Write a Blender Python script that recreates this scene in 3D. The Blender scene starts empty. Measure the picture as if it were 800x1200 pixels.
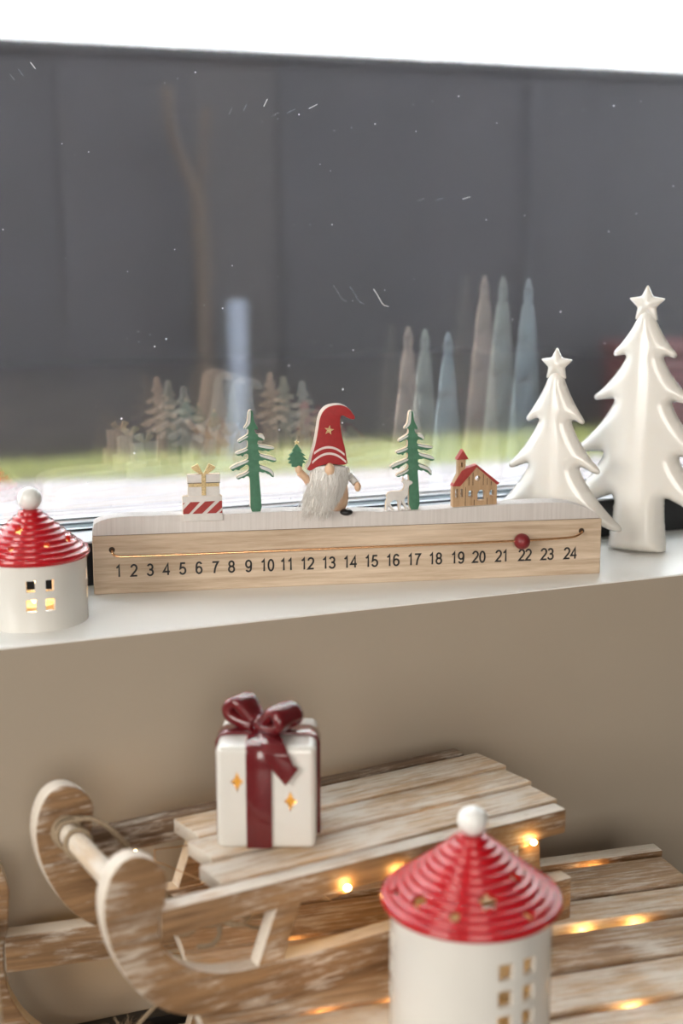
import bpy, bmesh, math, random
from mathutils import Vector, Matrix
from mathutils.geometry import delaunay_2d_cdt
R = math.radians
random.seed(7)
S = bpy.context.scene
COL = S.collection

# ------------------------------------------------------------------ camera
cd = bpy.data.cameras.new('camera'); cam = bpy.data.objects.new('camera', cd); COL.objects.link(cam)
cam.location = (0, 0, .272); cam.rotation_euler = (R(90 - 11.3), 0, R(-22.4))
cd.lens = 50; cd.sensor_width = 36; cd.clip_start = .02; cd.clip_end = 200
cd.dof.use_dof = True; cd.dof.focus_distance = 1.085; cd.dof.aperture_fstop = 4.2
S.camera = cam
# ------------------------------------------------------------------ sky, fill lamps, exposure
W = bpy.data.worlds.new('overcast_sky'); S.world = W; W.use_nodes = True
bg = W.node_tree.nodes['Background']; bg.inputs[0].default_value = (.97, .98, 1, 1); bg.inputs[1].default_value = 17.0
S.view_settings.view_transform = 'Standard'; S.view_settings.look = 'None'
S.view_settings.gamma = 1; S.view_settings.use_curve_mapping = False; S.view_settings.exposure = .16
S.cycles.use_denoising = True; S.cycles.max_bounces = 8; S.cycles.transparent_max_bounces = 16
S.cycles.sample_clamp_indirect = 6

def area_light(name, loc, target, sx, sy, power, col):
    l = bpy.data.lights.new(name, 'AREA'); l.shape = 'RECTANGLE'; l.size = sx; l.size_y = sy; l.energy = power; l.color = col
    o = bpy.data.objects.new(name, l); COL.objects.link(o); o.location = loc
    o.rotation_euler = (Vector(target) - Vector(loc)).to_track_quat('-Z', 'Y').to_euler()
    return o
# added fill lamps set in the unseen openings of wall_left and wall_back
area_light('fill_lamp_left', (-2.42, -.7, 1.0), (0, -.7, 1.0), 1.3, 1.5, 64, (1, .95, .88))
area_light('fill_lamp_back', (-1.2, -3.92, 1.1), (-1.2, 0, 1.1), 2.2, 1.7, 88, (1, .935, .855))

# ------------------------------------------------------------------ materials
MATS = {}
def new_mat(name):
    m = bpy.data.materials.new(name); m.use_nodes = True; MATS[name] = m
    return m, m.node_tree.nodes, m.node_tree.links, m.node_tree.nodes['Principled BSDF']
def node(ns, t, **kw):
    n = ns.new(t)
    for k, v in kw.items(): setattr(n, k, v)
    return n
def coords(ns, ls, scale, rand=True):
    tc = node(ns, 'ShaderNodeTexCoord'); mp = node(ns, 'ShaderNodeMapping'); mp.inputs['Scale'].default_value = scale
    if rand:
        oi = node(ns, 'ShaderNodeObjectInfo'); mu = node(ns, 'ShaderNodeMath', operation='MULTIPLY'); mu.inputs[1].default_value = 7.3
        ad = node(ns, 'ShaderNodeVectorMath', operation='ADD')
        ls.new(oi.outputs['Random'], mu.inputs[0]); ls.new(tc.outputs['Object'], ad.inputs[0]); ls.new(mu.outputs[0], ad.inputs[1])
        ls.new(ad.outputs[0], mp.inputs['Vector'])
    else: ls.new(tc.outputs['Object'], mp.inputs['Vector'])
    return mp.outputs['Vector']
def noise(ns, ls, vec, scale=1, detail=4, rough=.6):
    n = node(ns, 'ShaderNodeTexNoise'); n.inputs['Scale'].default_value = scale
    n.inputs['Detail'].default_value = detail; n.inputs['Roughness'].default_value = rough
    ls.new(vec, n.inputs['Vector']); return n.outputs['Fac']
def ramp(ns, ls, fac, stops):
    r = node(ns, 'ShaderNodeValToRGB'); e = r.color_ramp.elements
    while len(e) < len(stops): e.new(.5)
    for el, (p, c) in zip(e, stops): el.position = p; el.color = (*c, 1)
    ls.new(fac, r.inputs['Fac']); return r.outputs['Color']
def bump(ns, ls, b, h, strength, dist=.001):
    n = node(ns, 'ShaderNodeBump'); n.inputs['Strength'].default_value = strength; n.inputs['Distance'].default_value = dist
    ls.new(h, n.inputs['Height']); ls.new(n.outputs[0], b.inputs['Normal'])
def plain(name, col, rough=.5, var=.06, scale=60, metal=0, coat=0, bmp=0, sss=0):
    m, ns, ls, b = new_mat(name)
    f = noise(ns, ls, coords(ns, ls, (scale,) * 3), 1, 3)
    lo = [max(0, c * (1 - var)) for c in col]; hi = [min(1, c * (1 + var)) for c in col]
    ls.new(ramp(ns, ls, f, [(.3, lo), (.7, hi)]), b.inputs['Base Color'])
    b.inputs['Roughness'].default_value = rough; b.inputs['Metallic'].default_value = metal; b.inputs['Coat Weight'].default_value = coat
    b.inputs['Coat Roughness'].default_value = .06
    if sss:
        b.inputs['Subsurface Weight'].default_value = sss; b.inputs['Subsurface Radius'].default_value = (.6, .5, .4); b.inputs['Subsurface Scale'].default_value = .01
    if bmp: bump(ns, ls, b, f, bmp)
    return m
def wood(name, dark, light, paint=None, amount=0., axis=0, fine=1., rough=.6, bmp=.35):
    m, ns, ls, b = new_mat(name)
    sc = [240 * fine] * 3; sc[axis] = 14
    g = noise(ns, ls, coords(ns, ls, sc), 1, 5, .65)
    mid = [(a + c) / 2 for a, c in zip(dark, light)]
    base = ramp(ns, ls, g, [(.3, dark), (.5, mid), (.72, light)])
    if paint:
        sp = [330 * fine] * 3; sp[axis] = 34
        n1 = noise(ns, ls, coords(ns, ls, sp), 1, 8, .8)
        n2 = noise(ns, ls, coords(ns, ls, (26, 34, 34)), 1, 2, .5)
        ad = node(ns, 'ShaderNodeMath', operation='MULTIPLY_ADD'); ad.inputs[1].default_value = .45
        ls.new(n2, ad.inputs[0]); ls.new(n1, ad.inputs[2])
        t = .93 - amount * .40
        k = ramp(ns, ls, ad.outputs[0], [(max(0, (t - .09) ), (0, 0, 0)), (min(1, t + .09), (.9, .9, .9))])
        mx = node(ns, 'ShaderNodeMix', data_type='RGBA'); mx.inputs['B'].default_value = (*paint, 1)
        ls.new(k, mx.inputs['Factor']); ls.new(base, mx.inputs['A']); base = mx.outputs['Result']
    ls.new(base, b.inputs['Base Color']); b.inputs['Roughness'].default_value = rough
    bump(ns, ls, b, g, bmp, .0008)
    return m

plain('sill_white', (.88, .87, .83), .32, .02, 8)
plain('wall_paint', (.385, .325, .255), .75, .03, 5, bmp=.05)
plain('room_paint', (.10, .092, .085), .85, .03, 3)
plain('ceiling_paint', (.30, .285, .265), .9, .03, 3)
plain('floor_oak', (.11, .085, .065), .5, .25, 6)
plain('baseboard_black', (.016, .015, .015), .5, .2, 20)
plain('frame_black', (.016, .017, .019), .28, .1, 30)
plain('bead_white', (.62, .64, .67), .25, .04, 30)
plain('lint_white', (.8, .8, .8), .8, .05)
plain('gasket', (.01, .01, .011), .6, .1, 60)
plain('spacer', (.66, .67, .70), .35, .05, 30)
wood('board_wood', (.42, .305, .205), (.70, .565, .43), None, 0, 0, .9, .62, .2)
wood('hill_wash', (.56, .52, .495), (.66, .62, .595), None, 0, 2, 2.0, .7, .25)
wood('rear_wood', (.58, .44, .31), (.74, .60, .46), None, 0, 2, .8, .65, .2)
plain('ink', (.012, .012, .013), .6, .1)
plain('copper', (.86, .5, .27), .22, .05, 80, metal=1)
plain('bead_red', (.20, .016, .020), .42, .12, 120)
plain('hole_dark', (.05, .032, .02), .9, .2)
plain('tree_green', (.055, .17, .10), .6, .12, 300)
plain('snow_paint', (.62, .62, .6), .65, .1, 300)
plain('hat_red', (.33, .016, .018), .65, .1, 300)
plain('pink_white', (.74, .62, .6), .65, .06, 300)
plain('gift_white', (.66, .63, .6), .7, .06, 200)
plain('roof_red', (.33, .035, .03), .65, .12, 300)
wood('pale_wood', (.42, .33, .26), (.56, .46, .37), None, 0, 2, .8, .65, .2)
wood('church_wood', (.33, .2, .105), (.52, .35, .2), None, 0, 2, 1.2, .7, .3)
plain('nose_wood', (.70, .47, .31), .55, .08, 150)
plain('gold_glitter', (.62, .47, .25), .35, .45, 1500, metal=.55, bmp=.6)
plain('beard_white', (.88, .86, .83), .75, .10, 1400)
plain('beard_shade', (.70, .67, .63), .8, .10, 900)  # greyer locks carry the shading between strands in their colour
plain('boot_black', (.012, .012, .014), .45, .1)
plain('ceramic_white', (.77, .74, .69), .2, .015, 20, coat=.35, sss=.12)
plain('ceramic_house', (.72, .70, .655), .16, .015, 20, coat=.5)
plain('ceramic_ball', (.80, .79, .76), .3, .015, 20, coat=.2)
plain('ceramic_red', (.44, .006, .012), .2, .08, 40, coat=.25)
plain('ceramic_burgundy', (.125, .009, .012), .13, .1, 40, coat=.6)
plain('interior_clay', (.8, .74, .62), .7, .03, 20)
PAINT = (.76, .69, .60)
wood('sled_slat', (.36, .22, .115), (.74, .53, .33), PAINT, .52)
wood('sled_edge', (.34, .21, .12), (.6, .43, .28), PAINT, .86)
wood('sled_top', (.34, .21, .12), (.64, .46, .30), PAINT, .74)
wood('sled_slat_bare', (.23, .13, .065), (.56, .38, .23), PAINT, .30)
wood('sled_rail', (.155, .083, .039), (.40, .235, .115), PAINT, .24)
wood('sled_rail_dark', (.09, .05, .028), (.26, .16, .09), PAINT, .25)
wood('sled_dowel', (.55, .40, .26), (.78, .64, .48), PAINT, .5, 1)
plain('twine', (.33, .25, .165), .9, .3, 900, bmp=.5)
plain('led_wire', (.55, .33, .16), .3, .1, 80, metal=1)
plain('paving', (.38, .35, .36), .85, .12, 5)
plain('grass_green', (.32, .345, .13), .8, .45, 25)
plain('soil', (.12, .14, .05), .9, .3, 10)
for i, c in enumerate([(.0185, .0185, .0250), (.0210, .0205, .0270), (.0260, .0245, .0290), (.0155, .0158, .0225), (.0290, .0260, .0275)]):
    plain('fence_%d' % i, c, .75, .12, 6)
plain('post_pale', (.16, .185, .24), .5, .06, 20)
plain('trunk_brown', (.045, .033, .026), .85, .2, 30)
plain('crate_red', (.060, .017, .020), .6, .15, 15)

def emissive(name, col, st):
    m, ns, ls, b = new_mat(name)
    b.inputs['Base Color'].default_value = (*col, 1); b.inputs['Emission Color'].default_value = (*col, 1); b.inputs['Emission Strength'].default_value = st
emissive('led_glow', (1, .60, .20), 100)
emissive('flame_glow', (1, .55, .15), 10)

def pane_mat(name, tint, refl, dust=0.):
    """room-side face of a coated pane: clear glass, weakly mirror-like, more so at a glancing angle"""
    m, ns, ls, b = new_mat(name); ns.remove(b); out = ns['Material Output']
    tr = node(ns, 'ShaderNodeBsdfTransparent'); tr.inputs[0].default_value = (.97, .975, .98, 1)
    gl = node(ns, 'ShaderNodeBsdfGlossy'); gl.inputs['Color'].default_value = (*tint, 1); gl.inputs['Roughness'].default_value = 0.004
    fr = node(ns, 'ShaderNodeFresnel'); fr.inputs['IOR'].default_value = 1.5
    mu = node(ns, 'ShaderNodeMath', operation='ADD'); mu.inputs[1].default_value = refl; ls.new(fr.outputs[0], mu.inputs[0])
    mx = node(ns, 'ShaderNodeMixShader'); ls.new(mu.outputs[0], mx.inputs[0]); ls.new(tr.outputs[0], mx.inputs[1]); ls.new(gl.outputs[0], mx.inputs[2])
    res = mx.outputs[0]
    if dust:
        vo = node(ns, 'ShaderNodeTexVoronoi'); vo.inputs['Scale'].default_value = 105; vec = coords(ns, ls, (1, 1, 1), False)
        ls.new(vec, vo.inputs['Vector'])
        v2 = node(ns, 'ShaderNodeSeparateColor'); ls.new(vo.outputs['Color'], v2.inputs[0])
        sz = node(ns, 'ShaderNodeMath', operation='POWER'); sz.inputs[1].default_value = 5; ls.new(v2.outputs[0], sz.inputs[0])
        s2 = node(ns, 'ShaderNodeMath', operation='MULTIPLY'); s2.inputs[1].default_value = .085; ls.new(sz.outputs[0], s2.inputs[0])
        lt = node(ns, 'ShaderNodeMath', operation='LESS_THAN'); ls.new(vo.outputs['Distance'], lt.inputs[0]); ls.new(s2.outputs[0], lt.inputs[1])
        sm = noise(ns, ls, coords(ns, ls, (9, 9, 2.2), False), 1, 5, .7)
        fm = node(ns, 'ShaderNodeMath', operation='MULTIPLY'); fm.inputs[1].default_value = .012; ls.new(sm, fm.inputs[0])
        tot = node(ns, 'ShaderNodeMath', operation='MULTIPLY_ADD'); tot.inputs[1].default_value = .55
        ls.new(lt.outputs[0], tot.inputs[0]); ls.new(fm.outputs[0], tot.inputs[2])
        df = node(ns, 'ShaderNodeBsdfTranslucent'); df.inputs[0].default_value = (.75, .74, .76, 1)
        m2 = node(ns, 'ShaderNodeMixShader'); ls.new(tot.outputs[0], m2.inputs[0]); ls.new(res, m2.inputs[1]); ls.new(df.outputs[0], m2.inputs[2])
        res = m2.outputs[0]
    ls.new(res, out.inputs['Surface'])
pane_mat('pane_blue', (.66, .86, 1.0), .15, 1)
pane_mat('pane_green', (.84, .97, .93), .24)
pane_mat('pane_pink', (1.0, .80, .68), .66)
m, ns, ls, b = new_mat('pane_clear'); ns.remove(b)
tr = node(ns, 'ShaderNodeBsdfTransparent'); tr.inputs[0].default_value = (.98, .985, .99, 1); ls.new(tr.outputs[0], ns['Material Output'].inputs['Surface'])

m, ns, ls, b = new_mat('pane_tinted'); ns.remove(b)
tr = node(ns, 'ShaderNodeBsdfTransparent'); tr.inputs[0].default_value = (.22, .22, .21, 1); ls.new(tr.outputs[0], ns['Material Output'].inputs['Surface'])

# ------------------------------------------------------------------ helpers
def link(o, parent=None):
    COL.objects.link(o)
    if parent is not None: o.parent = parent
    return o
def tag(o, label, cat, group=None, kind=None):
    o['label'] = label; o['category'] = cat
    if group: o['group'] = group
    if kind: o['kind'] = kind
    return o
def struct(o, label=None):
    o['kind'] = 'structure'
    if label: o['label'] = label
    return o
def empty(name, loc=(0, 0, 0), rz=0):
    o = bpy.data.objects.new(name, None); o.empty_display_size = .02; COL.objects.link(o)
    o.location = loc; o.rotation_euler = (0, 0, rz); return o
def mesh_obj(name, me, mat, parent=None, smooth=False, angle=None):
    o = bpy.data.objects.new(name, me); link(o, parent)
    for mm in (mat if isinstance(mat, (list, tuple)) else [mat]): me.materials.append(MATS[mm])
    if smooth or angle:
        me.polygons.foreach_set('use_smooth', [True] * len(me.polygons))
        if angle: me.set_sharp_from_angle(angle=R(angle))
    me.update(); return o
def from_bm(name, bm, mat, parent=None, smooth=False, angle=None):
    bmesh.ops.recalc_face_normals(bm, faces=bm.faces)
    me = bpy.data.meshes.new(name); bm.to_mesh(me); bm.free()
    return mesh_obj(name, me, mat, parent, smooth, angle)
def box_bm(bm, x0, x1, y0, y1, z0, z1, bev=0, seg=1):
    r = bmesh.ops.create_cube(bm, size=1)
    vs = r['verts']
    for v in vs:
        v.co = Vector((x0 + (v.co.x + .5) * (x1 - x0), y0 + (v.co.y + .5) * (y1 - y0), z0 + (v.co.z + .5) * (z1 - z0)))
    if bev:
        es = list({e for v in vs for e in v.link_edges})
        bmesh.ops.bevel(bm, geom=es, offset=bev, segments=seg, affect='EDGES', profile=.5)
    return bm
def box(name, x0, x1, y0, y1, z0, z1, mat, parent=None, bev=0, seg=1, smooth=False):
    return from_bm(name, box_bm(bmesh.new(), x0, x1, y0, y1, z0, z1, bev, seg), mat, parent, angle=35 if smooth else None)
def evaluated(o):
    dg = bpy.context.evaluated_depsgraph_get(); return bpy.data.meshes.new_from_object(o.evaluated_get(dg))
def slab_mesh(loops, thick, bev=0):
    """closed outlines (outer loop and holes) in the XZ plane, extruded along Y from 0 to thick"""
    c = bpy.data.curves.new('t', 'CURVE'); c.dimensions = '2D'; c.fill_mode = 'BOTH'
    c.extrude = thick / 2 - bev; c.bevel_depth = bev; c.bevel_resolution = 2
    for lp in loops:
        s = c.splines.new('POLY'); s.points.add(len(lp) - 1); s.use_cyclic_u = True
        for p, q in zip(s.points, lp): p.co = (q[0], q[1], 0, 1)
    o = bpy.data.objects.new('t', c); COL.objects.link(o); me = evaluated(o)
    bpy.data.objects.remove(o); bpy.data.curves.remove(c)
    me.transform(Matrix(((1, 0, 0, 0), (0, 0, -1, thick / 2), (0, 1, 0, 0), (0, 0, 0, 1))))
    bm = bmesh.new(); bm.from_mesh(me); bmesh.ops.remove_doubles(bm, verts=bm.verts, dist=1e-6)
    bmesh.ops.recalc_face_normals(bm, faces=bm.faces); bm.to_mesh(me); bm.free(); me.materials.clear()
    return me
def slab(name, loops, thick, mat, parent, y=0, bev=0, angle=40, rear=None):
    me = slab_mesh(loops, thick, bev); me.transform(Matrix.Translation((0, y, 0)))
    o = mesh_obj(name, me, [mat, rear] if rear else mat, parent, angle=angle)
    if rear:
        for p in me.polygons: p.material_index = 1 if p.normal.y > -.5 else 0
    return o
def chaikin(pts, n=2, closed=True):
    for _ in range(n):
        out = []
        m = len(pts)
        for i in range(m if closed else m - 1):
            a, b_ = pts[i], pts[(i + 1) % m]
            out += [tuple(.75 * p + .25 * q for p, q in zip(a, b_)), tuple(.25 * p + .75 * q for p, q in zip(a, b_))]
        pts = out
    return pts
def tube(name, pts, rad, mat, parent=None, res=3, closed=False, smooth=2):
    c = bpy.data.curves.new('t', 'CURVE'); c.dimensions = '3D'; c.bevel_depth = rad; c.bevel_resolution = res; c.use_fill_caps = True
    if smooth:
        q = chaikin(pts, smooth, closed)
        if not closed: q = [pts[0]] + q + [pts[-1]]
        pts = q
    s = c.splines.new('POLY'); s.points.add(len(pts) - 1); s.use_cyclic_u = closed
    for p, q in zip(s.points, pts): p.co = (*q, 1)
    o = bpy.data.objects.new('t', c); COL.objects.link(o); me = evaluated(o)
    bpy.data.objects.remove(o); bpy.data.curves.remove(c); me.materials.clear()
    return mesh_obj(name, me, mat, parent, smooth=True)
def lathe_bm(prof, seg=48, bm=None, squash=1.):
    bm = bm or bmesh.new(); rings = []
    for r, z in prof:
        if r < 1e-6: rings.append([bm.verts.new((0, 0, z))])
        else: rings.append([bm.verts.new((r * math.cos(2 * math.pi * k / seg), squash * r * math.sin(2 * math.pi * k / seg), z)) for k in range(seg)])
    for a, b_ in zip(rings, rings[1:]):
        for k in range(seg):
            q = [a[k % len(a)], a[(k + 1) % len(a)], b_[(k + 1) % len(b_)], b_[k % len(b_)]]
            f = []
            for v in q:
                if v not in f: f.append(v)
            if len(f) > 2: bm.faces.new(f)
    return bm
def ball(name, loc, r, mat, parent, sc=(1, 1, 1), sub=3):
    bm = bmesh.new(); bmesh.ops.create_icosphere(bm, subdivisions=sub, radius=r)
    for v in bm.verts: v.co = Vector((v.co.x * sc[0] + loc[0], v.co.y * sc[1] + loc[1], v.co.z * sc[2] + loc[2]))
    return from_bm(name, bm, mat, parent, smooth=True)
def boolean(obj, cutter_bm):
    me = bpy.data.meshes.new('cut'); bmesh.ops.recalc_face_normals(cutter_bm, faces=cutter_bm.faces); cutter_bm.to_mesh(me); cutter_bm.free()
    c = bpy.data.objects.new('cut', me); link(c, obj.parent)
    md = obj.modifiers.new('b', 'BOOLEAN'); md.operation = 'DIFFERENCE'; md.object = c; md.solver = 'EXACT'
    bpy.context.view_layer.update()
    nm = evaluated(obj); obj.modifiers.remove(md); old = obj.data; obj.data = nm; bpy.data.meshes.remove(old)
    bpy.data.objects.remove(c); bpy.data.meshes.remove(me)
def prism_bm(bm, pts, M, depth):
    """outline pts in local XY, extruded -depth..depth along local Z, moved by M"""
    a = [bm.verts.new(M @ Vector((x, y, -depth))) for x, y in pts]; b_ = [bm.verts.new(M @ Vector((x, y, depth))) for x, y in pts]
    bm.faces.new(a[::-1]); bm.faces.new(b_)
    for i in range(len(pts)): j = (i + 1) % len(pts); bm.faces.new((a[i], a[j], b_[j], b_[i]))
def star_pts(r, inner=.45, n=5, rot=90):
    return [((r if k % 2 == 0 else r * inner) * math.cos(R(rot + 180 / n * k)), (r if k % 2 == 0 else r * inner) * math.sin(R(rot + 180 / n * k))) for k in range(2 * n)]
def point_light(name, loc, power, col, rad, parent=None):
    l = bpy.data.lights.new(name, 'POINT'); l.energy = power; l.color = col; l.shadow_soft_size = rad
    o = bpy.data.objects.new(name, l); link(o, parent); o.location = loc; return o

# ------------------------------------------------------------------ room shell
FZ, CZ, YW = -.32, 2.25, .92
X0, X1, YB = -2.5, 3.6, -4.0
struct(box('floor', X0 - .1, X1 + .1, YB - .1, YW, FZ - .06, FZ, 'floor_oak'))
struct(box('baseboard_front', X0, X1, YW - .012, YW, FZ, -.281, 'baseboard_black', bev=.001), 'black baseboard at the foot of the window wall')
struct(box('ceiling', X0 - .1, X1 + .1, YB - .1, 1.25, CZ, CZ + .08, 'ceiling_paint'))
WX0, WX1, WZ1 = -1.2, 2.9, 1.75
def holed_wall(name, axis, pos, t, a0, a1, z0, z1, h, mat, label=None):
    """wall with one rectangular opening h = (a0, a1, z0, z1)"""
    bm = bmesh.new()
    for (p, q, r, s) in ((a0, h[0], z0, z1), (h[1], a1, z0, z1), (h[0], h[1], z0, h[2]), (h[0], h[1], h[3], z1)):
        if q - p > 1e-4 and s - r > 1e-4:
            if axis == 'y': box_bm(bm, p, q, pos, pos + t, r, s)
            else: box_bm(bm, pos, pos + t, p, q, r, s)
    return struct(from_bm(name, bm, mat), label)
holed_wall('wall_front', 'y', YW, .26, X0, X1, FZ, CZ, (WX0, WX1, -.0012, WZ1), 'wall_paint', 'greige painted wall below the window sill')
holed_wall('wall_left', 'x', X0 - .1, .1, YB, YW, FZ, CZ, (-1.4, 0, .2, 1.8), 'room_paint')
holed_wall('wall_back', 'y', YB - .1, .1, X0, X1, FZ, CZ, (-2.35, -.05, .2, 2.0), 'room_paint')
for nm, args in (('added_pane_left', (X0 - .06, X0 - .055, -1.4, 0, .2, 1.8)), ('added_pane_back', (-2.35, -.05, YB - .06, YB - .055, .2, 2.0))):  # panes added to cut the sky light coming through the unseen openings
    struct(box(nm, *args, 'pane_tinted'), 'tinted pane added to dim the sky through an unseen room opening')
struct(box('wall_right', X1, X1 + .1, YB, 1.2, FZ, CZ, 'room_paint'))
struct(box('trim_1', WX0, WX1, YW, 1.16, -.0012, 0, 'sill_white'), 'white window sill with a flush front edge')

LINT = [[(.4847, .2216), (.4885, .2164), (.4934, .2081), (.4985, .2068)], [(.3889, .3665), (.3920, .3722)], [(.4273, .3660), (.4345, .3695)], [(.1729, .3287), (.1785, .3317)], [(.5670, .2960), (.5740, .2978)], [(.2060, .3925), (.2095, .3880)]]
# window_1: black frame, three coated panes
w = empty('window_1', (0, 0, 0)); struct(w, 'triple-glazed window in a black frame')
box('bottom_rail', WX0, WX1, 1.062, 1.10, 0, .0335, 'frame_black', w, .001, 1)
box('glazing_bead', WX0, WX1, 1.0625, 1.1015, .0336, .0352, 'bead_white', w, .0004)
box('jamb', WX0, WX0 + .06, 1.062, 1.16, .035, WZ1, 'frame_black', w, .002)
box('jamb', WX1 - .06, WX1, 1.062, 1.16, .035, WZ1, 'frame_black', w, .002)
box('top_rail', WX0 + .06, WX1 - .06, 1.062, 1.16, WZ1 - .06, WZ1, 'frame_black', w, .002)
box('outer_sill', WX0, WX1, 1.16, 1.20, -.02, .022, 'spacer', w, .002)
for y, mt in ((1.1058, 'pane_blue'), (1.1308, 'pane_green'), (1.1502, 'pane_pink')):
    o = box('pane', WX0 + .05, WX1 - .05, y, y + .004, .033, WZ1 - .05, mt, w); o.data.materials.append(MATS['pane_clear'])
    for p in o.data.polygons: p.material_index = 0 if p.normal.y < -.9 else 1
    box('gasket', WX0 + .06, WX1 - .06, y - .0022, y - .0002, .0353, .0366, 'gasket', w)
    box('glazing_spacer', WX0 + .06, WX1 - .06, y + .0042, y + .0148, .020, .0345, 'spacer', w)

# lint and scratches caught on the room side of the glass
for pts in LINT: tube('lint', [(x, 1.1052, z) for x, z in pts], .00028, 'lint_white', w, 1, False, 1)
# ------------------------------------------------------------------ outside
GZ = -.461
struct(box('ground', -6, 12, 1.2, 14, GZ - .1, GZ, 'paving'), 'pale paved yard outside the window')
fe = empty('yard_fence', (2.2, 4.48, GZ)); tag(fe, 'tall dark grey panel fence beyond the window', 'fence')
x = -5.2; k = 0
widths = [.42, .3, .55, .36, .25, .48, .62, .2, .4, .33]
cols = [0, 1, 0, 3, 1, 0, 1, 3, 2, 0, 1, 2]
while x < 8.5:
    wd = widths[k % len(widths)]
    box('panel', x + .0015, x + wd - .0015, (k % 2) * .006, .04 + (k % 2) * .006, 0, 1.262, 'fence_%d' % cols[k % len(cols)], fe); x += wd; k += 1
box('backing_board', -5.2, 8.5, .048, .07, 0, 1.262, 'fence_0', fe)
box('cap_rail', -5.2, 8.5, -.015, .06, 1.262, 1.29, 'fence_1', fe)
box('base_board', -5.2, 8.5, -.025, -.002, 0, .10, 'fence_3', fe)
# grass strip
bm = bmesh.new()
edge = [(-6, 4.2), (.2, 4.17), (.75, 4.16), (1.1, 4.06), (1.6, 3.98), (2.5, 3.93), (4, 3.9), (10, 3.9)]
def front(x):
    for (a, ya), (b_, yb) in zip(edge, edge[1:]):
        if a <= x <= b_: return ya + (yb - ya) * (x - a) / (b_ - a)
    return 3.9
for i in range(16000):
    x = random.uniform(-1.5, 6.5); y = random.uniform(front(x), 4.43); h = random.uniform(.02, .05); a = random.uniform(0, 6.28)
    dx, dy = .004 * math.cos(a), .004 * math.sin(a); lx, ly = random.uniform(-.02, .02), random.uniform(-.02, .02)
    v = [bm.verts.new(p) for p in ((x - dx, y - dy, GZ), (x + dx, y + dy, GZ), (x + lx, y + ly, GZ + h))]; bm.faces.new(v)
vs = [bm.verts.new((a, b_, GZ + .004)) for a, b_ in edge] + [bm.verts.new((10, 4.44, GZ + .004)), bm.verts.new((-6, 4.44, GZ + .004))]
bm.faces.new(vs)
me = bpy.data.meshes.new('grass_strip'); bm.to_mesh(me); bm.free()
tag(mesh_obj('grass_strip', me, 'grass_green'), 'narrow strip of short grass along the dark fence', 'grass', kind='stuff')
po = empty('bollard_post', (1.43, 4.33, GZ)); tag(po, 'pale blue-grey post standing on the grass before the fence', 'post')
from_bm('shaft', lathe_bm([(0, 0), (.03, 0), (.03, .48), (0, .48)], 20), 'post_pale', po, angle=40)
from_bm('cap', lathe_bm([(0, .48), (.033, .48), (.033, .495), (.02, .506), (0, .508)], 20), 'post_pale', po, angle=40)
from_bm('base_plate', lathe_bm([(0, 0), (.05, 0), (.05, .012), (0, .012)], 20), 'post_pale', po, angle=40)
sp = empty('bare_sapling', (1.33, 4.36, GZ)); tag(sp, 'thin bare brown sapling forking in front of the fence', 'tree')
tube('trunk', [(0, 0, 0), (.004, 0, .4), (-.01, 0, .83)], .024, 'trunk_brown', sp)
tube('branch', [(-.01, 0, .8), (-.05, .01, .92), (-.095, .01, 1.02), (-.10, .02, 1.16)], .016, 'trunk_brown', sp)
tube('branch', [(-.01, 0, .8), (.005, 0, .95), (.02, .0, 1.1)], .011, 'trunk_brown', sp)
cr = empty('red_bin', (3.0, 4.22, GZ)); tag(cr, 'dark red bin standing against the fence', 'bin')
box('body', -.2, .2, -.12, .12, 0, .30, 'crate_red', cr, .02, 2)
box('lid', -.21, .21, -.13, .13, .30, .34, 'crate_red', cr, .012, 2)

# ------------------------------------------------------------------ slide calendar
CA = (.2242, 1.0346, 0)
cal = empty('advent_calendar', CA, R(-12.668)); tag(cal, 'wooden sliding countdown calendar numbered 1 to 24 with gnome figures on top', 'calendar')
box('number_board', 0, .4, 0, .018, 0, .0450, 'board_wood', cal, .0006)
hill = [(.0004, .0456), (.0005, .0527), (.0044, .0558), (.0114, .058), (.0273, .0592), (.0591, .0590), (.0848, .0584), (.1238, .0586), (.1500, .0592), (.1798, .0578), (.2098, .0568), (.2266, .0560), (.2435, .0558), (.2776, .0571), (.3154, .0586), (.3537, .0594), (.3748, .058), (.3891, .0530), (.3985, .0466), (.3985, .0456)]
hl = [hill[0]] + chaikin(hill[1:-1], 2, False) + [hill[-1]]
slab('hill_board', [hl], .0174, 'hill_wash', cal, .0004, .0003)
box('groove', .0008, .3985, .0008, .0175, .0450, .0456, 'hole_dark', cal)
ds = [.019, .0305, .0427, .0549, .0672, .0795, .0919, .1043, .1174, .1319, .1471, .163, .1797, .1965, .2133, .2303, .2473, .2644, .2823, .2996, .3184, .3373, .3556, .3747]
def arc_pts(cx, cy, rx_, ry_, a0, a1, n=14): return [(cx + rx_ * math.cos(R(a0 + (a1 - a0) * k / n)), cy + ry_ * math.sin(R(a0 + (a1 - a0) * k / n))) for k in range(n + 1)]
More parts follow.
